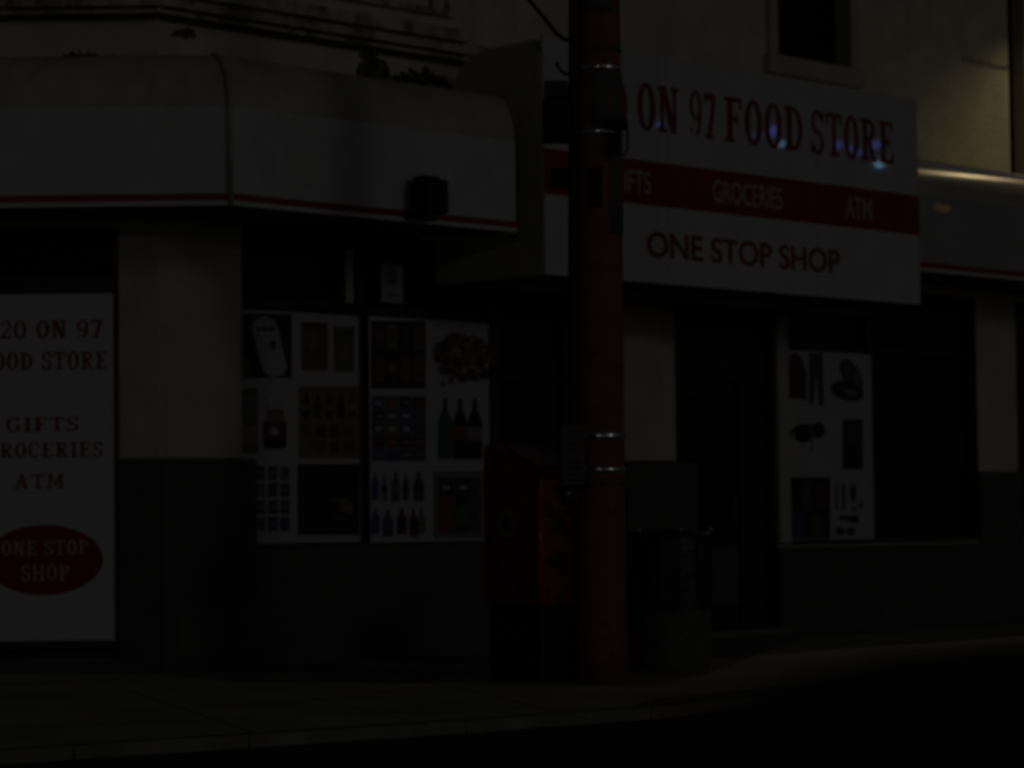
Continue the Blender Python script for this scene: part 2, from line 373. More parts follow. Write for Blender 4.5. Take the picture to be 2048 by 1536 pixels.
b.abox(ux, ux + .09, zf + .051, 7.3, .002, .07, trim); b.abox(ux - .18, ux - .12, zf + .051, 7.3, .002, .05, trim)
b.build('panel_moulding', bld)

# ------------------------------------------------------------------ awnings
zfold = W(1000, 280, DA)[1]; zst = W(1030, 443, DA)[1]; zsb = W(1030, 456, DA)[1]; zbt = W(1030, 465, DA)[1]
um = W(460, 412, DA)[0]
mitre = PA(um, 0, DA); print('awning z', zfold, zst, zsb, zbt, 'mitre u', um)
dch = CORN.y - mitre.y
RH, RV = .28, zfold - zbt
RV = .42
def arc(o_front, n=9): return [(o_front - RH * (1 - math.sin(a)), zfold + RV * math.cos(a) - 0) for a in [math.pi / 2 * k / n for k in range(n, -1, -1)]]
def station(place, D, wallpt):
    # profile points for one station of the sweep: list of (tag, point)
    pr = {}
    pr['cover'] = [place(o, z) for o, z in arc(D)] + [place(.0, zfold + RV)]
    pr['fascia'] = [place(D, zst), place(D, zfold)]
    pr['stripe'] = [place(D + .003, zsb), place(D + .003, zst)]
    pr['edge'] = [place(D + .012, zbt), place(D + .012, zsb), place(D, zsb)]
    pr['soffit'] = [place(D + .012, zbt), place(0, zbt + .05)]
    return pr
def mitre_place(o, z):                      # offset in both walls at the corner
    k = o / DA; p = CORN.lerp(mitre, k); return Vector((p.x, p.y, z))
def sweep(name, st, key, mt, root, smooth=False):
    b = MB()
    for s0, s1 in zip(st[:-1], st[1:]):
        a_, c_ = s0[key], s1[key]; n = len(a_)
        b.add(a_ + c_, [(i, i + 1, n + i + 1, n + i) for i in range(n - 1)], mt, smooth)
    return b.build(name, root)
ue = W(1032, 460, DA)[0]
aw = empty('corner_awning', PC(0, 3.4, .0), 'cream and white round-topped awning with red stripe wrapping the chamfered corner', 'awning', 'round-topped awnings')
stL = station(lambda o, z: PC(-7.5, z, o * dch / DA), DA, 0)
stM = station(mitre_place, DA, 0)
stR = station(lambda o, z: PA(ue, z, o), DA, 0)
for key, nm, mt in (('cover', 'cover', awn_top), ('fascia', 'fascia', awn_white), ('stripe', 'stripe', awn_red), ('edge', 'bottom_edge', awn_white), ('soffit', 'soffit', soff)):
    sweep(nm, [stL, stM, stR], key, mt, aw, key == 'cover')
def end_cap(st, root, name='end_cap'):
    b = MB(); p = st['cover'][::-1] ; pts = [st['soffit'][1]] + p + st['fascia'][::-1][1:] + [st['soffit'][0]]
    b.add(pts, [tuple(range(len(pts)))], awn_top); return b.build(name, root)
end_cap(stR, aw); end_cap(stL, aw)
# mitre rib
b = MB(); outl = [p for p in stM['cover'][::-1]] + [stM['fascia'][0], stM['soffit'][0]]
outl = stM['cover'][::-1][0:0] + [mitre_place(o + .008, z) for o, z in arc(DA)[::-1]] + [mitre_place(DA + .014, zfold - .01), mitre_place(DA + .016, zbt + .01)]
b.tube(outl, .02, awn_top, 8); b.build('corner_rib', aw)
# right awning
us = W(1838, 400, DS)[0]
zr = [W(1841, y, DA)[1] for y in (353, 400, 531, 542, 549)]; print('right awning', zr, 'us', us)
awr = empty('shop_awning', PA(us, 3.4, 0), 'grey awning with yellow lit top edge right of the large shop sign', 'awning', 'round-topped awnings')
RV2 = W(1841, 338, DA - .15)[1] - zfold + .06
def stat2(u):
    return station(lambda o, z: PA(u, z if z <= zfold else zfold + (z - zfold) * RV2 / RV, o), DA, 0)
sA, sB = stat2(us - .3), stat2(UEND)
for key, nm, mt in (('cover', 'cover', mat('grey_awning_cover', (.5, .48, .42), .33, var=.1, spec=1.0)), ('fascia', 'fascia', mat('grey_awning_fascia', (.42, .42, .42), .7, spec=.1, coat=.5, var=.08)), ('stripe', 'stripe', awn_red), ('edge', 'bottom_edge', awn_white), ('soffit', 'soffit', soff)):
    sweep(nm, [sA, sB], key, mt, awr, key == 'cover')
end_cap(sB, awr)
b = MB(); zt_ = zfold + RV * RV2 / RV; b.tube([PA(us + .001, zt_ + .015, DA - .24), PA(UEND, zt_ + .015, DA - .24)], .034, mat('pale_flashing', (.97, .94, .86), .48, 1.0), 20); b.build('top_flashing', awr)

# ------------------------------------------------------------------ slab serif lettering
def ring(cx, cy, rx, ry, ix, iy, a0=0, a1=360, n=28):
    P = []
    for k in range(n):
        t0, t1 = R(a0 + (a1 - a0) * k / n), R(a0 + (a1 - a0) * (k + 1) / n)
        P.append([(cx + rx * math.cos(t0), cy + ry * math.sin(t0)), (cx + rx * math.cos(t1), cy + ry * math.sin(t1)), (cx + ix * math.cos(t1), cy + iy * math.sin(t1)), (cx + ix * math.cos(t0), cy + iy * math.sin(t0))])
    return P
def rc(x0, y0, x1, y1): return [[(x0, y0), (x1, y0), (x1, y1), (x0, y1)]]
def pl(*p): return [list(p)]
def glyph(c):
    T, t = .175, .1
    if c in 'O0': return .56, [ring(.28, .5, .29, .52, .115, .42)]
    if c == 'N': return .66, [rc(.07, 0, .19, 1), rc(.47, 0, .59, 1), pl((.07, 1), (.26, 1), (.59, 0), (.4, 0)), rc(0, 0, .26, t), rc(0, 1 - t, .2, 1), rc(.4, 1 - t, .66, 1)]
    if c == '9': return .52, [ring(.26, .69, .26, .33, .12, .24), ring(.2, .5, .32, .52, .17, .43, -75, 25, 14), rc(.03, .08, .13, .2)]
    if c == '7': return .5, [rc(0, .86, .5, 1), rc(0, .74, .07, .86), pl((.34, .86), (.5, .86), (.3, 0), (.14, 0)), rc(.06, 0, .4, t)]
    if c == '4': return .56, [rc(.32, 0, .46, 1), rc(0, .25, .56, .36), pl((0, .3), (.12, .3), (.46, 1), (.32, 1)), rc(.22, 0, .56, t)]
    if c == '2': return .52, [ring(.26, .7, .25, .32, .11, .23, -20, 170, 18), pl((0, .0), (.18, .12), (.49, .6), (.36, .62)), rc(0, 0, .52, .13), rc(.45, .1, .52, .25)]
    if c == 'F': return .56, [rc(.08, 0, .08 + T, 1), rc(0, 0, .32, t), rc(0, 1 - .1, .54, 1), rc(.47, .74, .54, .9), rc(.2, .46, .42, .56), rc(.37, .38, .42, .64)]
    if c == 'D': return .62, [rc(.08, 0, .08 + T, 1), rc(0, 0, .3, t), rc(0, 1 - t, .3, 1), ring(.27, .5, .34, .5, .19, .41, -90, 90, 18)]
    if c == 'S': return .5, [ring(.25, .74, .24, .28, .1, .18, 10, 245, 18), ring(.25, .27, .25, .29, .11, .19, -165, 70, 18), pl((.06, .58), (.17, .45), (.44, .42), (.33, .56)), rc(.43, .7, .49, 1), rc(0, 0, .06, .3)]
    if c == 'T': return .6, [rc(.225, 0, .375, 1), rc(0, .9, .6, 1), rc(0, .72, .07, .9), rc(.53, .72, .6, .9), rc(.13, 0, .47, t)]
    if c in 'RP':
        L = [rc(.08, 0, .08 + T, 1), rc(0, 0, .31, t), rc(0, 1 - t, .3, 1), ring(.28, .74, .28, .26, .13, .17, -90, 90, 14), rc(.2, .48, .3, .57)]
        if c == 'R': L += [pl((.26, .5), (.4, .5), (.56, 0), (.42, 0)), rc(.42, 0, .64, t)]
        return (.64 if c == 'R' else .56), L
    if c == 'E': return .58, [rc(.08, 0, .08 + T, 1), rc(0, 0, .56, .1), rc(0, .9, .54, 1), rc(.49, .1, .56, .28), rc(.47, .74, .54, .9), rc(.2, .46, .42, .56), rc(.37, .38, .42, .64)]
    if c == 'G': return .62, [ring(.3, .5, .3, .52, .14, .42, 40, 325, 24), rc(.42, .05, .56, .44), rc(.34, .38, .62, .46), rc(.49, .72, .55, .98)]
    if c == 'I': return .34, [rc(.1, 0, .1 + T - .01, 1), rc(0, 0, .34, t), rc(0, 1 - t, .34, 1)]
    if c == 'C': return .58, [ring(.3, .5, .3, .52, .14, .42, 45, 318, 24), rc(.49, .7, .55, .98)]
    if c == 'A': return .68, [pl((.08, 0), (.17, 0), (.37, 1), (.28, 1)), pl((.28, 1), (.42, 1), (.62, 0), (.46, 0)), rc(.16, .28, .52, .37), rc(0, 0, .25, t), rc(.4, 0, .68, t)]
    if c == 'M': return .78, [rc(.08, 0, .17, 1), rc(.58, 0, .71, 1), pl((.08, 1), (.24, 1), (.45, .2), (.36, .2)), pl((.34, .2), (.43, .2), (.71, 1), (.57, 1)), rc(0, 0, .25, t), rc(.5, 0, .78, t), rc(0, .915, .2, 1), rc(.57, .915, .78, 1)]
    if c == 'H': return .68, [rc(.08, 0, .22, 1), rc(.46, 0, .6, 1), rc(.2, .46, .5, .55), rc(0, 0, .3, t), rc(.38, 0, .68, t), rc(0, .915, .3, 1), rc(.38, .915, .68, 1)]
    return .35, []
def slab_text(txt, u0, u1, z0, z1, place, mt, name, root, gap=.09):
    adv = []; x = 0
    for c in txt:
        wd, g_ = glyph(c); adv.append((x, g_)); x += wd + (gap if c != ' ' else 0)
    x -= gap; sc = (u1 - u0) / x; b = MB(); h = z1 - z0
    for x0, g_ in adv:
        for k, polys in enumerate(g_):
            for p in polys: b.add([place(u0 + (x0 + q[0]) * sc, z0 + q[1] * h, .0006 * k) for q in p], [tuple(range(len(p)))], mt)
    return b.build(name, root)
def sans_text(txt, u0, u1, z0, z1, O, U, mt, name, root, off, weight=.012):
    cu = bpy.data.curves.new(name, 'FONT'); cu.body = txt; cu.offset = weight; cu.extrude = .002
    tmp = bpy.data.objects.new(name, cu); COL.objects.link(tmp)
    bpy.context.view_layer.update(); dg = bpy.context.evaluated_depsgraph_get()
    me = bpy.data.meshes.new_from_object(tmp.evaluated_get(dg)); bpy.data.objects.remove(tmp)
    xs = [v.co.x for v in me.vertices]; ys = [v.co.y for v in me.vertices]
    sx = (u1 - u0) / (max(xs) - min(xs)); sy = (z1 - z0) / (max(ys) - min(ys)); x0, y0 = min(xs), min(ys)
    base = Vector(root.location)
    for v in me.vertices:
        v.co = O + U * (u0 + (v.co.x - x0) * sx) + Z * (z0 + (v.co.y - y0) * sy) + U.cross(Z) * (off + v.co.z) - base
    me.materials.clear(); me.materials.append(mt); ob = bpy.data.objects.new(name, me); COL.objects.link(ob); ob.parent = root
    return ob

# ------------------------------------------------------------------ big sign box
ul = W(1089, 400, DS)[0]; ur = us
zb = 3.165; ztp = 5.15
sg = empty('shop_sign', PA((ul + ur) / 2, zb, DS / 2), 'large projecting box sign in white and red reading 420 ON 97 FOOD STORE', 'sign')
b = MB()
prof = [(0.02, zb), (DS - .03, zb), (DS - .03, ztp - .12), (DS - .08, ztp - .02), (.75, ztp - .02)] + [(.17 + .45 * (1 - math.sin(a)) * .9 + .1, ztp - .32 + .3 * math.cos(a)) for a in [math.pi / 2 * k / 6 for k in range(7)]] + [(.02, ztp - .4)]
b.prism([PA(ul, z, o) for o, z in prof], A * (ur - ul), olive); b.build('box_casing', sg)
b = MB(); zb1, zb2 = (W(1245, 405, DS)[1] + W(1838, 470, DS)[1]) / 2, (W(1245, 318, DS)[1] + W(1838, 390, DS)[1]) / 2
print('band', zb1, zb2, 'sign z', zb, ztp, 'u', ul, ur)
# three face panels side by side, with joints
xs = [ul, W(1335, 300, DS)[0], (W(1335, 300, DS)[0] + ur) / 2 + .25, ur]
for i in range(3): b.abox(xs[i], xs[i + 1] - .006, zb, ztp, DS - .03, DS, sign_white)
b.build('face_panel', sg)
b = MB()
for i in range(3): b.abox(xs[i], xs[i + 1] - .006, zb1, zb2, DS + .001, DS + .004, sign_red)
b.build('red_band', sg)
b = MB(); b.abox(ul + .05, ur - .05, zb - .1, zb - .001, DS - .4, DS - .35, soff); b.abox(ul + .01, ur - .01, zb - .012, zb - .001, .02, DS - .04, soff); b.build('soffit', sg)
pS = lambda u, z, e: PA(u, z, DS + .003 + e)
def su(x, y): return W(x, y, DS)[0]
def sz(*p): return sum(W(x, y, DS)[1] for x, y in p) / len(p)
z0 = sz((1290, 265), (1785, 325)); z1 = sz((1295, 170), (1783, 243))
print('title z', z0, z1)
for txt, x0, x1 in (('ON', 1275, 1357), ('97', 1379, 1431), ('FOOD', 1449, 1605), ('STORE', 1621, 1786)):
    slab_text(txt, su(x0, 250), su(x1, 250), z0, z1, pS, letter_red, 'lettering', sg)
u_0 = su(1254, 220); slab_text('420', u_0 - .8, u_0, z0, z1, pS, letter_red, 'lettering', sg)
zc = sz((1262, 385), (1300, 389), (1425, 405), (1562, 421), (1690, 436), (1742, 441)); zd_ = sz((1262, 340), (1300, 344), (1425, 357), (1562, 375), (1690, 392), (1742, 398))
print('band text', zc, zd_)
sans_text('GIFTS', su(1300, 370) - .48, su(1300, 370), zc, zd_, CORN, A, sign_pink, 'lettering', sg, DS + .005, .015)
sans_text('GROCERIES', su(1425, 390), su(1564, 390), zc, zd_, CORN, A, sign_pink, 'lettering', sg, DS + .005, .015)
sans_text('ATM', su(1690, 410), su(1742, 410), zc, zd_, CORN, A, sign_pink, 'lettering', sg, DS + .005, .015)
zc = sz((1295, 518), (1678, 545)); zd_ = sz((1295, 466), (1678, 496)); print('oss', zc, zd_)
sans_text('ONE STOP SHOP', su(1294, 500), su(1679, 510), zc, zd_, CORN, A, letter_red, 'lettering', sg, DS + .003, .02)
# little screws / caps catching light near the top right and the lower right
for x, y in ((1788, 198), (1790, 556), (1335, 448)):
    u, z = W(x, y, DS); b = MB(); b.tube([PA(u, z, DS), PA(u, z, DS + .012)], .012, steel, 8); b.build('fixing_bolt', sg)

# ------------------------------------------------------------------ tall poster on the corner window
OC = .03
pst = empty('tall_poster', PC(Ch(88, 1280)[0], Ch(100, 1282, OC)[1], OC), 'tall white poster with red lettering and red oval in the corner window', 'poster')
cx = lambda x: Ch(x, 900, OC)[0]
cz = lambda y: Ch(90, y, OC)[1]
b = MB(); b.cbox(cx(-52), cx(229), cz(1282), cz(588), OC - .015, OC, mat('tall_poster_sheet', (.68, .68, .72), .4, var=.04, stain=((.6, .58, .55), 1.5, .62))); b.build('sheet', pst)
b = MB(); b.cbox(cx(-70), cx(233), cz(1282) - .06, cz(1282) - .001, -.05, OC + .01, frame_m); b.cbox(cx(229.5), cx(236), cz(1282), cz(586), -.05, OC + .01, mat('maroon_frame', (.05, .018, .02), .5)); b.build('frame', pst)
pC = lambda x, z, e: PC(x, z, OC + .002 + e)
rL = mat('poster_lettering_red', (.33, .03, .04), .5, var=.1)
for txt, x0, x1, y0, y1 in (('420 ON 97', -30, 205, 677, 641), ('FOOD STORE', -39, 216, 740, 704), ('GIFTS', 12, 158, 863, 834), ('GROCERIES', -29, 206, 915, 885), ('ATM', 28, 128, 977, 948)):
    slab_text(txt, cx(x0), cx(x1), cz(y0), cz(y1), pC, rL, 'lettering', pst)
b = MB(); oc, oz = cx(88), cz(1120); rx, rz = cx(205) - cx(88), cz(1050) - cz(1120)
b.add([pC(oc + rx * math.cos(a), oz + rz * math.sin(a), .001) for a in [2 * math.pi * k / 64 for k in range(64)]], [tuple(range(64))], sign_red); b.build('red_oval', pst)
pC2 = lambda x, z, e: PC(x, z, OC + .005 + e)
for txt, x0, x1, y0, y1 in (('ONE STOP', 3, 176, 1110, 1081), ('SHOP', 42, 138, 1162, 1130)):
    slab_text(txt, cx(x0), cx(x1), cz(y0), cz(y1), pC2, sign_pink, 'lettering', pst)

# ------------------------------------------------------------------ window posters
def pm(n, c, r=.55): return mat('print_' + n, tuple(.85 * v + .1 * sum(c) / 3 for v in c), r, var=.5, scale=45)
cK = pm('black', (.015, .015, .015)); cR = pm('red', (.25, .02, .03)); cG = pm('green', (.03, .12, .05)); cB = pm('blue', (.05, .08, .2)); cO = pm('orange', (.25, .09, .02))
cBr = pm('brown', (.16, .09, .04)); cY = pm('yellow', (.33, .27, .09)); cW = pm('white', (.5, .5, .5)); cGr = pm('grey', (.2, .21, .21)); cDG = pm('dark_grey', (.07, .075, .08)); cOl = pm('olive', (.16, .15, .07)); cT = pm('tan', (.25, .17, .06)); cPk = pm('pink', (.35, .15, .17)); cMr = pm('maroon', (.09, .02, .025))
class Pic:
    def __init__(s, root, off): s.b = MB(); s.root = root; s.off = off; s.k = 0
    def pt(s, x, y):
        u, z = W(x, y, s.off); return PA(u, z, s.off + .001 + .0004 * s.k)
    def poly(s, pts, mt): s.k += 1; s.b.add([s.pt(*p) for p in pts], [tuple(range(len(pts)))], mt)
    def rect(s, x0, y0, x1, y1, mt): s.poly([(x0, y1), (x1, y1), (x1, y0), (x0, y0)], mt)
    def ell(s, x, y, rx, ry, mt, n=18, rot=0):
        c, q = math.cos(rot), math.sin(rot)
        s.poly([(x + rx * math.cos(a) * c - ry * math.sin(a) * q, y + rx * math.cos(a) * q + ry * math.sin(a) * c) for a in [2 * math.pi * k / n for k in range(n)]], mt)
    def bottle(s, x, y0, y1, w, mt, cap, lab=None, neck=.3):
        h = y1 - y0; n = w * neck / 2; r = w / 2
        s.poly([(x - n, y0), (x + n, y0), (x + n, y0 + h * .14), (x + r * .8, y0 + h * .3), (x + r, y0 + h * .4), (x + r, y1 - h * .03), (x + r * .8, y1), (x - r * .8, y1), (x - r, y1 - h * .03), (x - r, y0 + h * .4), (x - r * .8, y0 + h * .3), (x - n, y0 + h * .14)], mt)
        s.rect(x - n * 1.1, y0 - h * .02, x + n * 1.1, y0 + h * .06, cap)
        if lab: s.rect(x - r * 1.0, y0 + h * .45, x + r * 1.0, y0 + h * .68, lab)
    def done(s, name='picture'): return s.b.build(name, s.root)
def poster(name, label, x0, y0, x1, y1, off, top_slope, bot_slope=0):
    u0, u1 = W(x0, (y0 + y1) / 2, off)[0], W(x1, (y0 + y1) / 2, off)[0]
    zt_, zb_ = W((x0 + x1) / 2, (y0 + y1) / 2 - (y1 - y0) / 2, off)[1], W((x0 + x1) / 2, y1, off)[1]
    r = empty(name, PA((u0 + u1) / 2, zb_, off), label, 'poster', 'product posters in the shop windows')
    b = MB(); b.abox(u0, u1, zb_, zt_, off - .006, off, paper); b.build('sheet', r); return r
OFF = .012
pA = poster('window_poster', 'left window poster with tilted white bottle, jar, orange packets and black square', 484, 625, 719, 1086, OFF, 0)
P = Pic(pA, OFF); P.rect(485, 628, 583, 756, cK)
P.poly([(503, 655), (508, 640), (530, 632), (548, 640), (556, 655), (574, 735), (566, 750), (545, 755), (526, 744)], cW); P.rect(512, 655, 550, 662, cDG); P.ell(546, 690, 7, 9, cDG); P.poly([(486, 712), (497, 722), (497, 748), (486, 752)], cOl)
P.done()
P = Pic(pA, OFF); P.rect(602, 645, 656, 741, cO); P.rect(607, 660, 650, 725, cBr); P.ell(628, 682, 12, 16, cT); P.rect(604, 646, 654, 654, cMr)
P.rect(667, 652, 708, 744, cOl); P.rect(671, 662, 704, 672, cDG); P.ell(688, 705, 11, 16, cT); P.done()
P = Pic(pA, OFF); P.rect(484, 777, 515, 906, cOl); P.rect(485, 790, 512, 830, cGr); P.rect(485, 850, 512, 885, cY); P.done()
P = Pic(pA, OFF); P.rect(530, 785, 570, 822, cW); P.rect(533, 818, 567, 842, cPk); P.poly([(526, 842), (571, 842), (573, 850), (572, 888), (563, 898), (534, 898), (526, 888), (525, 850)], cMr); P.rect(527, 880, 571, 897, cK); P.ell(548, 862, 10, 9, cW); P.rect(528, 842, 570, 852, cR); P.done()
P = Pic(pA, OFF); P.rect(597, 773, 719, 917, cT)
for i in range(5):
    x = 604 + i * 23; P.bottle(x + 8, 785 + (i % 2) * 5, 836, 15, (cK, cDG, cMr, cK, cR)[i], cK, (cGr, None, cGr, None, cY)[i])
for i in range(4):
    for j in range(2): P.rect(604 + i * 28, 850 + j * 32, 622 + i * 28, 873 + j * 32, random.choice((cDG, cGr, cBr, cK, cR, cOl)))
P.done()
P = Pic(pA, OFF)
for i in range(3):
    for j in range(4):
        x = 512 + i * 24; y = 932 + j * 34; m_ = random.choice((cDG, cMr, cB, cOl, cGr, cBr)); P.rect(x, y, x + 18, y + 28, m_); P.rect(x + 2, y + 9, x + 16, y + 18, random.choice((cGr, cPk, cDG, cB)))
P.done()
P = Pic(pA, OFF); P.rect(595, 928, 719, 1070, cK); P.poly([(652, 998), (690, 996), (708, 1010), (700, 1030), (688, 1020), (676, 1004)], cOl); P.ell(690, 1018, 12, 6, cT); P.poly([(660, 1030), (690, 1034), (700, 1042), (668, 1040)], cDG); P.done()
pB = poster('window_poster', 'second window poster with a heap of fruit, green and dark bottles and two tall cans', 739, 639, 979, 1083, OFF, 0)
P = Pic(pB, OFF); P.rect(742, 642, 851, 777, cK)
for i in range(4):
    for j in range(2): P.rect(748 + i * 26, 650 + j * 62, 768 + i * 26, 700 + j * 64, random.choice((cBr, cMr, cOl, cDG))); P.rect(751 + i * 26, 665 + j * 62, 765 + i * 26, 680 + j * 64, random.choice((cT, cDG, cBr)))
P.done()
P = Pic(pB, OFF)
for k in range(220):
    a_ = random.random() * 6.283; r_ = random.random() ** .5; x = 921 + 52 * r_ * math.cos(a_); y = 708 + 38 * r_ * math.sin(a_) * (1 - .2 * math.cos(a_))
    P.ell(x, y, random.uniform(4, 9), random.uniform(4, 8), random.choice((cR, cO, cY, cG, cMr, cPk, cT, cDG, cOl)), 8, random.random() * 3)
for x, y, r_ in ((887, 763, 6), (926, 752, 10), (905, 755, 7), (955, 748, 11), (886, 742, 6)): P.ell(x, y, r_, r_, (cK, cMr, cR, cO, cK)[int(x) % 5], 10)
P.done()
P = Pic(pB, OFF); P.rect(742, 791, 852, 922, cGr)
for i in range(4):
    for j in range(5):
        x = 746 + i * 27; y = 795 + j * 26; P.rect(x, y, x + 22, y + 22, random.choice((cMr, cR, cDG, cOl, cK, cBr, cB, cG))); P.rect(x + 4, y + 7, x + 18, y + 15, random.choice((cGr, cW, cDG, cPk, cO)))
P.done()
P = Pic(pB, OFF); P.bottle(890, 799, 919, 29, cG, cDG, None, .28); P.bottle(920, 799, 919, 30, cK, cDG, cR, .28); P.bottle(949, 800, 919, 30, cK, cDG, cGr, .28); P.done()
P = Pic(pB, OFF)
for i, x in enumerate((750, 768, 791, 811, 837)): P.bottle(x, 945 + (i % 2) * 3, 1000 + (i % 3) * 2, (14, 12, 17, 12, 20)[i], (cB, cGr, cDG, cDG, cDG)[i], cK, (None, cK, cGr, cK, cK)[i])
for i, x in enumerate((750, 775, 803, 826, 842)): P.bottle(x, 1018 + (i % 2) * 3, 1068 + (i % 2) * 5, (16, 20, 18, 15, 14)[i], (cB, cDG, cMr, cMr, cGr)[i], cK, (cB, cB, cK, cK, cOl)[i])
P.done()
P = Pic(pB, OFF); P.rect(866, 942, 968, 1076, cGr); P.rect(876, 955, 960, 1066, cDG)
P.rect(878, 960, 904, 1062, cR); P.rect(879, 962, 903, 990, cK); P.rect(912, 960, 940, 1062, cK); P.rect(914, 1010, 938, 1050, cG); P.ell(891, 975, 8, 5, cW); P.ell(926, 975, 8, 5, cW); P.done()
pD = poster('window_poster', 'right window poster with dark jacket, trousers, shoes and sunglasses beside the door', 1576, 704, 1746, 1080, OFF, 0)
P = Pic(pD, OFF); P.poly([(1578, 712), (1590, 704), (1604, 716), (1613, 745), (1613, 800), (1578, 797)], cMr)
P.poly([(1618, 706), (1645, 709), (1647, 811), (1637, 811), (1632, 745), (1627, 808), (1618, 807)], cDG); P.rect(1618, 706, 1645, 712, cB); P.done()
P = Pic(pD, OFF); P.ell(1702, 750, 18, 36, cDG, rot=-.5); P.ell(1706, 752, 9, 22, cGr, rot=-.5); P.ell(1694, 782, 34, 19, cK, rot=.25); P.ell(1702, 786, 14, 8, cGr, rot=.2); P.ell(1680, 776, 9, 5, cDG); P.rect(1699, 735, 1706, 770, cK); P.done()
P = Pic(pD, OFF); P.ell(1606, 868, 18, 18, cK); P.ell(1637, 861, 13, 16, cK); P.rect(1598, 848, 1648, 855, cK); P.poly([(1578, 880), (1580, 862), (1598, 849), (1600, 853), (1584, 866), (1581, 884)], cK); P.poly([(1624, 870), (1627, 872), (1623, 906), (1620, 904)], cDG); P.done()
P = Pic(pD, OFF); P.rect(1685, 839, 1725, 938, cK); P.rect(1689, 845, 1720, 890, cDG); P.done()
P = Pic(pD, OFF); P.rect(1578, 955, 1660, 1079, cK); P.rect(1605, 962, 1622, 1020, cDG); P.rect(1630, 968, 1656, 1018, cMr); P.poly([(1584, 1025), (1606, 1025), (1608, 1070), (1622, 1078), (1584, 1078)], cB); P.poly([(1622, 1030), (1644, 1030), (1646, 1076), (1624, 1076)], cDG); P.done()
P = Pic(pD, OFF)
for x in (1673, 1687): P.rect(x - 3, 967, x + 3, 1022, cGr if x < 1680 else cDG)
P.ell(1706, 985, 7, 17, cDG); P.ell(1708, 1017, 6, 5, cOl); P.ell(1722, 1010, 6, 7, cGr); P.poly([(1676, 1033), (1716, 1031), (1717, 1046), (1700, 1046), (1696, 1040), (1678, 1040)], cK); P.ell(1680, 1063, 9, 8, cK); P.ell(1701, 1063, 9, 8, cK); P.done()
# small notice in the transom
q = [W(768, 525, -.05), W(812, 607, -.05)]
nr = empty('paper_notice', PA((q[0][0] + q[1][0]) / 2, q[1][1], -.05), 'small white paper notice taped inside the dark transom above the second poster', 'notice')
b = MB(); b.abox(q[0][0], q[1][0], q[1][1], q[0][1], -.094, -.088, mat('notice_paper', (.42, .43, .44), .6)); b.build('sheet', nr)
b = MB(); um_ = (q[0][0] + q[1][0]) / 2; b.abox(um_ - .05, um_ + .05, q[1][1] + .16, q[1][1] + .27, -.087, -.086, cGr); b.abox(um_ - .07, um_ + .07, q[1][1] + .06, q[1][1] + .08, -.087, -.086, cGr); b.build('print', nr)

# ------------------------------------------------------------------ black fixture on the awning
q = W(795, 437, DA); q2 = W(838, 365, DA)
fx = empty('black_box', PA(q[0], q[1], DA), 'small black boxy fixture mounted over the red stripe of the corner awning', 'light fixture')
b = MB(); b.abox(q[0] + .08, q[0] + .30, q[1] + .03, q2[1] + .0, DA + .03, DA + .28, black); b.build('housing', fx, bevel=.025)
b = MB(); b.abox(q[0] + .10, q[0] + .28, q2[1] + .001, q2[1] + .03, DA + .07, DA + .2, black); b.build('lid', fx, bevel=.008)
b = MB(); b.abox(q[0] + .06, q[0] + .32, q[1] + .0, q[1] + .06, DA + .001, DA + .06, black); b.tube([PA(q[0] + .19, q[1] + .1, DA), PA(q[0] + .19, q[1] + .1, DA + .06)], .03, black); b.build('bracket', fx)
b = MB(); b.tube([PA(q[0] + .19, q[1] + .03, DA + .15), PA(q[0] + .19, q[1] - .015, DA + .15)], [.07, .06], frame_m, 16); b.build('lens', fx)

# ------------------------------------------------------------------ weeds and debris on the awning
leafm = mat('weed_green', (.14, .14, .1), .8, var=.3)
deb = mat('dead_leaf_debris', (.1, .085, .07), .9, var=.4)
def clump(name, label, cat, c, sx, sy, sz_, n, mt, seed, up_=False):
    rnd = random.Random(seed); b = MB()
    for k in range(n):
        a_ = rnd.random() * 6.283; r_ = rnd.random() ** .5
        p = c + A * (r_ * math.cos(a_) * sx) + N * (r_ * math.sin(a_) * sy)
        h = sz_ * rnd.random() * (1 - r_ * .8)
        dx = Vector((rnd.uniform(-1, 1), rnd.uniform(-1, 1), rnd.uniform(-.3, 1) + (1.2 if up_ else 0))).normalized(); l = rnd.uniform(.03, .08) * (1.6 if up_ else 1)
        sd = dx.cross(Vector((rnd.uniform(-1, 1), rnd.uniform(-1, 1), .3))).normalized() * l * .35
        p = p + Z * h
        b.add([p - sd * .3, p + dx * l * .5 - sd, p + dx * l, p + dx * l * .5 + sd], [(0, 1, 2, 3)], mt)
    return tag(b.build(name, origin=c), label, cat)
ztop = zfold + RV
def on_top(x, o):                           # a place on the flat top of the corner awning
    return PA(W(x, 150, o)[0], ztop + .0, o)
clump('weed', 'dark sprig of weed growing from the top of the corner awning', 'plant', on_top(745, .8), .14, .08, .3, 130, leafm, 1, True)
clump('debris_heap', 'low dark mound of dead leaves on the right end of the corner awning', 'debris', on_top(838, .75), .3, .2, .2, 900, deb, 2)
clump('leaf_litter', 'few dark dead leaves on the awning left of the building corner', 'debris', PC(-.35, ztop, .6), .35, .1, .05, 90, deb, 3)
b = MB()
for k in range(40):
    u, z = W(random.gauss(362, 10), random.gauss(68, 4)); p = PA(u, z, .002)
    b.add([p, p + A * .05, p + A * .04 + Z * .03 + N * .01, p + Z * .02], [(0, 1, 2, 3)], deb)
b.build('moss_patch', bld)

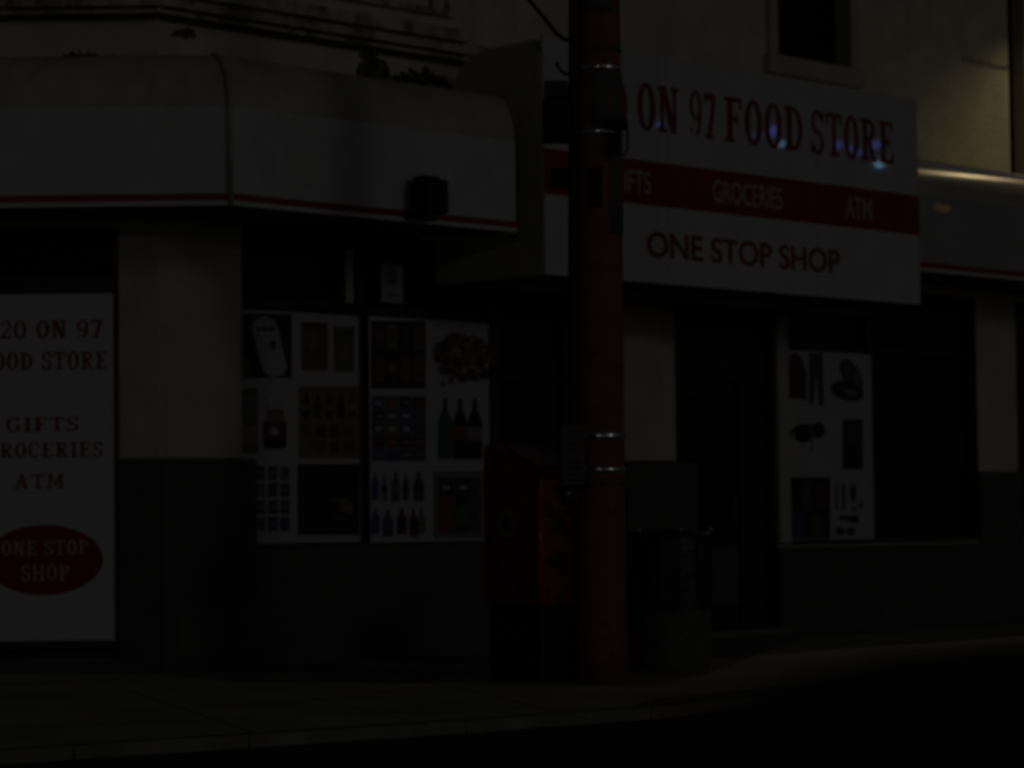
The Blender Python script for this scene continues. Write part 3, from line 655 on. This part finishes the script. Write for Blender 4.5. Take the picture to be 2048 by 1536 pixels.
# ------------------------------------------------------------------ utility pole
YP = 18.95
bp_ = onY(1202, 1362, YP); tp_ = onY(1197, 0, YP); base = Vector((bp_.x, YP, 0)); dirp = (tp_ - bp_); dirp = dirp / dirp.z
def pax(z): return base + dirp * z
pole = empty('utility_pole', base, 'thick red-brown utility pole with steel bands standing on the pavement edge', 'pole')
b = MB(); zs_ = [0, .3, 1, 2, 3, 4, 5, 6, 8, 9.5]
rad = lambda z: .186 - .0066 * z
b.tube([pax(z) for z in zs_], [rad(z) for z in zs_], polem, 28); b.build('pole_shaft', pole)
def zP(y): return onY(1200, y, YP).z
for y, hh in ((103, .03), (140, .045), (268, .055), (873, .055), (940, .045)):
    b = MB(); z = zP(y); r_ = rad(z)
    b.tube([pax(z - hh * .5), pax(z - hh * .35), pax(z), pax(z + hh * .35), pax(z + hh * .5)], [r_ + .001, r_ + .007, r_ + .01, r_ + .007, r_ + .001], steel if y > 120 else grey, 36, False); b.build('steel_band', pole)
def curved_plate(y0, y1, a0, a1, mt, name, extra=.006):
    b = MB(); z0, z1 = zP(y1), zP(y0); n = 10; vs = []
    for z in (z0, z1):
        for k in range(n + 1):
            a_ = R(a0 + (a1 - a0) * k / n); r_ = rad(z) + extra; vs.append(pax(z) + Vector((math.sin(a_) * r_, -math.cos(a_) * r_, 0)))
    b.add(vs, [(k, k + 1, n + 2 + k, n + 1 + k) for k in range(n)], mt, True)
    o = b.build(name, pole); md = o.modifiers.new('s', 'SOLIDIFY'); md.thickness = .004; md.offset = 1; return o
curved_plate(152, 262, -15, 75, grey, 'metal_plate'); curved_plate(278, 470, 25, 75, grey, 'metal_plate'); curved_plate(958, 972, -60, 80, grey, 'metal_plate')
curved_plate(0, 30, -40, 40, grey, 'metal_plate'); curved_plate(340, 420, -30, 5, black, 'metal_plate')
# conduit on the left side
b = MB(); off = Vector((-.2, -.06, 0))
b.tube([pax(.0) + off, pax(1.2) + off, pax(4.2) + off + Vector((.015, 0, 0)), pax(9) + off + Vector((.045, 0, 0))], .035, black, 12); b.build('conduit', pole)
b = MB(); off2 = Vector((-.275, -.02, 0)); b.tube([pax(.0) + off2, pax(1.25) + off2], .033, black, 12); b.build('conduit', pole)
b = MB(); p0, p1 = onY(1152, 0, YP - .2), onY(1156, 160, YP - .2); b.tube([p0 + Z * 1, p0, p1], .006, grey, 8); b.build('cable', pole)
# equipment box and brackets
def pbox(x0, y0, x1, y1, Y0, Y1, mt, name, bev=.012):
    a_ = onY(x0, y1, Y0); c_ = onY(x1, y0, Y0); b = MB(); b.box((a_.x, Y0, a_.z), Vector((c_.x - a_.x, 0, 0)), Vector((0, Y1 - Y0, 0)), Vector((0, 0, c_.z - a_.z)), mt); return b.build(name, pole, bevel=bev)
bx = pbox(1086, 195, 1140, 276, YP - .12, YP + .2, black, 'equipment_box')
pbox(1089, 160, 1136, 194, YP - .08, YP + .16, mat('box_lid', (.05, .05, .05), .6), 'box_lid')
pbox(1141, 210, 1162, 240, YP - .05, YP + .05, black, 'bracket')
pbox(1100, 335, 1160, 372, YP - .06, YP + .08, black, 'cable_clamp', .02)
pbox(1218, 232, 1254, 256, YP - .24, YP - .1, black, 'bracket'); pbox(1232, 257, 1244, 306, YP - .26, YP - .18, black, 'insulator', .012)
b = MB(); b.tube([onY(1112, 124, YP), onY(1118, 138, YP), onY(1130, 148, YP), onY(1145, 146, YP)], .013, black, 8); b.build('hook', pole)
b = MB(); b.tube([onY(1252, 244, YP - .2), onY(1255, 252, YP - .2), onY(1255, 296, YP - .2), onY(1248, 312, YP - .18)], .008, black, 8); b.build('cable', pole)
b = MB(); b.tube([onY(1144, 276, YP - .17), onY(1150, 300, YP - .17), onY(1156, 330, YP - .17)], .02, black, 8); b.build('cable', pole)
# overhead wire
wb = MB(); e0 = onY(1148, 80, YP - .08); pts = [e0, onY(1128, 79, YP - .05), onY(1112, 66, YP), onY(1090, 38, YP + .1), onY(1058, 0, YP + .3), onY(1000, -75, YP + .6), onY(900, -220, YP + 1.2)]
wb.tube(pts, .015, black, 8); tag(wb.build('service_wire', origin=e0), 'black service wire running from the utility pole up to the left', 'wire')

# notice plate strapped to the pole
q0 = onY(1125, 970, YP - .24); q1 = onY(1168, 849, YP - .24)
npl = empty('street_notice', Vector(((q0.x + q1.x) / 2, YP - .24, q0.z)), 'narrow grey notice plate with fine print strapped to the left of the pole', 'sign')
gm = mat('notice_plate_grey', (.2, .22, .2), .5, var=.15)
b = MB(); vx = Vector((q1.x - q0.x, -.1, 0)); b.box(q0, vx, Vector((0, .006, 0)), Z * (q1.z - q0.z), gm); b.build('plate', npl)
b = MB(); rnd = random.Random(4)
H_ = q1.z - q0.z
for k in range(9):
    if k in (4,): continue
    z = q0.z + H_ * (.07 + .1 * k); f0 = .2 + rnd.random() * .08; f1 = .7 + rnd.random() * .15
    p = q0 + vx * f0 + Vector((0, -.003, 0)); p.z = z; b.box(p, vx * (f1 - f0), Vector((0, .002, 0)), Z * H_ * .025, frame_m)
b.build('print_lines', npl)
b = MB(); b.box(Vector((q0.x + .02, YP - .22, q0.z - .12)), Vector((.1, 0, 0)), Vector((0, .1, 0)), Z * .115, black); b.tube([Vector((q0.x + .04, YP - .221, q0.z - .06)), Vector((q0.x + .04, YP - .235, q0.z - .06))], .016, mat('dull_brass', (.3, .22, .1), .4, .6)); b.build('lock_box', npl)

# ------------------------------------------------------------------ letter box
fc = ground(1086, 1368); L_, WW = .58, .54
mb = empty('letter_box', Vector((fc.x, fc.y, 0)) - N * L_ / 2 + A * WW / 2, 'red patterned street letter box with sloping front and black base beside the pole', 'letter box')
o_ = Vector((fc.x, fc.y, 0)) - N * L_
mbred = bpy.data.materials.new('letter_box_print'); mbred.use_nodes = True; MATS['lb'] = mbred
t_ = mbred.node_tree; bb = t_.nodes['Principled BSDF']; bb.inputs['Roughness'].default_value = .4; bb.inputs['Coat Weight'].default_value = .3
tc = t_.nodes.new('ShaderNodeTexCoord'); vo = t_.nodes.new('ShaderNodeTexVoronoi'); vo.inputs['Scale'].default_value = 14
nz = t_.nodes.new('ShaderNodeTexNoise'); nz.inputs['Scale'].default_value = 9; nz.inputs['Detail'].default_value = 5
cr = t_.nodes.new('ShaderNodeValToRGB'); cr.color_ramp.interpolation = 'LINEAR'
for k, (p, c) in enumerate(((0, (.015, .003, .005)), (.43, (.09, .006, .012)), (.55, (.24, .012, .025)), (.64, (.2, .06, .05)))):
    e = cr.color_ramp.elements[k] if k < 2 else cr.color_ramp.elements.new(p); e.position = p; e.color = (*c, 1)
t_.links.new(tc.outputs['Object'], nz.inputs[0]); t_.links.new(nz.outputs[0], cr.inputs[0]); t_.links.new(cr.outputs[0], bb.inputs['Base Color'])
zB = .53; zBk = 1.68; zFr = 1.42
side = [(0, zB), (L_, zB), (L_, zFr), (L_ - .06, zFr + .05), (.12, zBk), (.03, zBk + .01), (0, zBk - .03)]
b = MB(); b.prism([o_ + N * a_ + Z * z for a_, z in side], A * WW, mbred); b.build('body', mb, bevel=.03)
b = MB(); sq = [(0.02, 0.002), (L_ - .02, .002), (L_ - .02, zB - .002), (.02, zB - .002)]; b.prism([o_ + A * .02 + N * a_ + Z * z for a_, z in sq], A * (WW - .04), black); b.build('pedestal', mb, bevel=.015)
sl_ = (Z * (zBk - zFr - .05) + N * (.12 - (L_ - .06))); nn = sl_.cross(A).normalized(); nn = nn if nn.z > 0 else -nn
p = o_ + N * (L_ - .1) + Z * (zFr + .085) + A * .05 + nn * .003
b = MB(); b.box(p, A * (WW - .1), sl_ * .78, nn * .02, mat('chute_door', (.14, .1, .08), .5)); cdn = b.build('chute_door', mb, bevel=.006)
b = MB(); pp = p + sl_ * .1 + nn * .045 + A * .1; b.tube([pp - nn * .03, pp, pp + A * (WW - .3), pp + A * (WW - .3) - nn * .03], .009, grey, 8); h_ = b.build('handle', mb); h_.parent = cdn
b = MB(); cc = o_ + N * (L_ * .42) + Z * 1.12 - A * .003
b.add([cc + N * .085 * math.cos(a_) + Z * .11 * math.sin(a_) for a_ in [2 * math.pi * k / 24 for k in range(24)]], [tuple(range(24))], mat('emblem_pale', (.2, .2, .14), .5)); 
b.add([cc - A * .002 + N * .05 * math.cos(a_) + Z * .06 * math.sin(a_) for a_ in [2 * math.pi * k / 16 for k in range(16)]], [tuple(range(16))], pm('maroon', (.09, .02, .025)))
b.build('emblem', mb)
b = MB(); b.tube([o_ + N * (L_ - .012) - A * .0 + Z * (zB + .02), o_ + N * (L_ - .012) + Z * (zFr - .03)], .02, mat('lit_edge_red', (.45, .02, .04), .35, coat=.5), 12); b.build('lit_edge', mb)  # brighter red paints in the light along the front edge

# ------------------------------------------------------------------ litter bin
bc = onY(1345, 1345, 19.3); bin_c = Vector((ground(1345, 1340).x, ground(1345, 1340).y + .28, 0))
bn = empty('litter_bin', bin_c, 'round concrete litter bin with black liner hanging over its rim by the door', 'litter bin')
agg = mat('exposed_aggregate', (.13, .12, .1), .9, var=.4, scale=30, bump=.8, bscale=50)
sc_ = bin_c.y / FPX; rb_ = 84 * sc_
b = MB(); b.tube([bin_c + Z * z for z in (.001, .03, .06, .5, .78)], [rb_ * .93, rb_ * .96, rb_ * .97, rb_ * .99, rb_], agg, 40); b.build('concrete_drum', bn)
b = MB(); zt2 = 1.15 - (1064 - 1034) * sc_ ; vs = []; n = 72; rows = [(.0, 1.0), (.1, 1.03), (.35, 1.035), (.7, 1.04), (1, 1.02)]
liner = mat('black_liner', (.012, .012, .014), .38, var=.3, bump=.6, bscale=18)
for fr, rs in rows:
    for k in range(n):
        a_ = 2 * math.pi * k / n; r_ = rb_ * rs * (1 + .012 * math.sin(9 * a_ + fr * 3) + .01 * math.sin(17 * a_))
        zl = .50 + .06 * math.sin(a_ - .6) + .012 * math.sin(5 * a_); z = zt2 + .012 * math.sin(4 * a_ + 1) * (1 - fr); z = z + (zl - z) * fr
        vs.append(bin_c + Vector((math.cos(a_) * r_, math.sin(a_) * r_, z)))
fs = [(i * n + k, i * n + (k + 1) % n, (i + 1) * n + (k + 1) % n, (i + 1) * n + k) for i in range(len(rows) - 1) for k in range(n)]
b.add(vs, fs, liner, True); inn = [bin_c + Vector((math.cos(2 * math.pi * k / n) * rb_ * .8, math.sin(2 * math.pi * k / n) * rb_ * .8, zt2 - .0)) for k in range(n)]
low = [p - Z * .4 for p in inn]
b.add(vs[:n] + inn + low, [(k, (k + 1) % n, n + (k + 1) % n, n + k) for k in range(n)] + [(n + k, n + (k + 1) % n, 2 * n + (k + 1) % n, 2 * n + k) for k in range(n)] + [tuple(range(2 * n, 3 * n))], liner, True)
b.build('liner', bn)
for dx, dz in ((-65, -7), (17, -4), (80, 8)):
    b = MB(); a_ = math.acos(max(-1, min(1, dx / 86))); p = bin_c + Vector((math.cos(a_) * rb_ * 1.02, -math.sin(a_) * rb_ * 1.02, zt2 + .012)); b.tube([p, p + Z * .02 + Vector((.02, 0, 0))], .01, steel, 8); b.build('rim_glint', bn)  # steel bits put on the rim as its small highlights

# ------------------------------------------------------------------ wall lamp just outside the frame on the right
lu, lz, lo = 12.7, 7.1, .5
lm = empty('wall_lamp', PA(lu, lz + .2, 0), 'warm wall lamp on a bracket beyond the right end of the shop front', 'lamp')
b = MB(); b.tube([PA(lu, lz + .35, 0), PA(lu, lz + .45, .3), PA(lu, lz + .4, lo), PA(lu, lz + .2, lo)], .02, black, 10); b.build('bracket', lm)
b = MB(); b.tube([PA(lu, lz + .22, lo), PA(lu, lz + .12, lo), PA(lu, lz + .05, lo)], [.04, .09, .16], black, 20, False); b.build('lamp_shade', lm)
b = MB(); b.tube([PA(lu, lz + .1, lo), PA(lu, lz + .07, lo), PA(lu, lz + .02, lo), PA(lu, lz, lo)], [.02, .05, .05, .02], mat('bulb', (1, .72, .32), .3, emit=30), 12); b.build('bulb', lm)
ld = bpy.data.lights.new('lamp_glow', 'SPOT'); ld.energy = 2200; ld.spot_size = R(74); ld.spot_blend = 1; ld.color = (1, .76, .4); ld.shadow_soft_size = .06
lob = bpy.data.objects.new('lamp_glow', ld); COL.objects.link(lob); lob.location = PA(lu, lz - .06, lo)
lob.rotation_euler = (PA(11.0, 4.4, .8) - PA(lu, lz, lo)).to_track_quat('-Z', 'Y').to_euler()


# ------------------------------------------------------------------ distant small lights across the street, mirrored in the glossy sign
def mirror_spot(x, y, dist):
    d = ray(x, y).normalized(); o = CORN + N * DS; p = CAM + d * ((o - CAM).dot(N) / d.dot(N)); r_ = d - N * (2 * d.dot(N)); return p + r_ * dist
blue = mat('blue_lamp', (.12, .22, 1), .3, emit=120); pale = mat('pale_blue_lamp', (.35, .65, 1), .3, emit=260)
warm_ = mat('warm_lamp', (1, .6, .2), .3, emit=60)
for x, y in ((1877, 413), (1892, 418)):
    d_ = ray(x, y).normalized(); o_p = CORN + N * DA; p = CAM + d_ * ((o_p - CAM).dot(N) / d_.dot(N)) + (d_ - N * (2 * d_.dot(N))) * 26
    b = MB(); b.tube([p - Z * .04, p - Z * .025, p, p + Z * .025, p + Z * .04], [.006, .032, .04, .032, .006], warm_, 12)
    tag(b.build('distant_light', origin=p), 'small warm light across the street to the right of the view', 'light', 'warm lights across the street')
bm_ = [(1320, 250, .9, 0), (1515, 272, .8, 0), (1546, 262, 1.4, 0), (1562, 288, .7, 1), (1676, 290, .9, 0), (1700, 298, .8, 0), (1722, 306, .7, 0), (1752, 290, 1.0, 0), (1759, 327, 1.1, 1)]
for k, (x, y, r_, kind) in enumerate(bm_):
    p = mirror_spot(x, y, 26); b = MB(); rr = .07 * r_
    for s_ in range(1): b.tube([p - Z * rr, p - Z * rr * .6, p, p + Z * rr * .6, p + Z * rr], [.01, rr * .8, rr, rr * .8, .01], pale if kind else blue, 12)
    tag(b.build('distant_light', origin=p), 'small blue light across the street to the right of the view', 'light', 'blue lights across the street')

sp = Vector((-2.6, -9, 6.2)); b = MB(); b.tube([sp - Z * .13, sp - Z * .08, sp, sp + Z * .08, sp + Z * .13], [.02, .1, .13, .1, .02], mat('fill_lamp_glow', (1, .97, .95), .3, emit=6500), 16)  # unseen lamp added to make the band glints and fill shaded faces
sla = empty('added_fill_lamp', Vector((-2.9, -9, -.07)), 'unseen white lamp added behind the viewer for steel band glints and fill light', 'added lamp')
b.build('added_lamp_globe', sla)
b = MB(); b.tube([Vector((-4.2, -9, -.07)), Vector((-4.2, -9, 5.9)), Vector((-3.9, -9, 6.35)), Vector((-3.2, -9, 6.45)), Vector((-2.6, -9, 6.36))], [.08, .06, .05, .04, .03], grey, 12); b.build('added_lamp_post', sla)

# ------------------------------------------------------------------ out of focus ledge near the camera
b = MB(); YL = 1.6
pts = [(1000, 1600), (1180, 1552), (1330, 1492), (1480, 1424), (1640, 1362), (1820, 1318), (2048, 1292), (2300, 1280), (2300, 1700), (1000, 1700)]
b.prism([onY(x, y, YL) for x, y in pts], Vector((0, .08, 0)), mat('ledge_black', (.006, .006, .007), .8))
tag(b.build('near_ledge', bevel=.002), 'black out of focus ledge across the lower right corner near the viewer', 'ledge')

SC.render.engine = 'CYCLES'
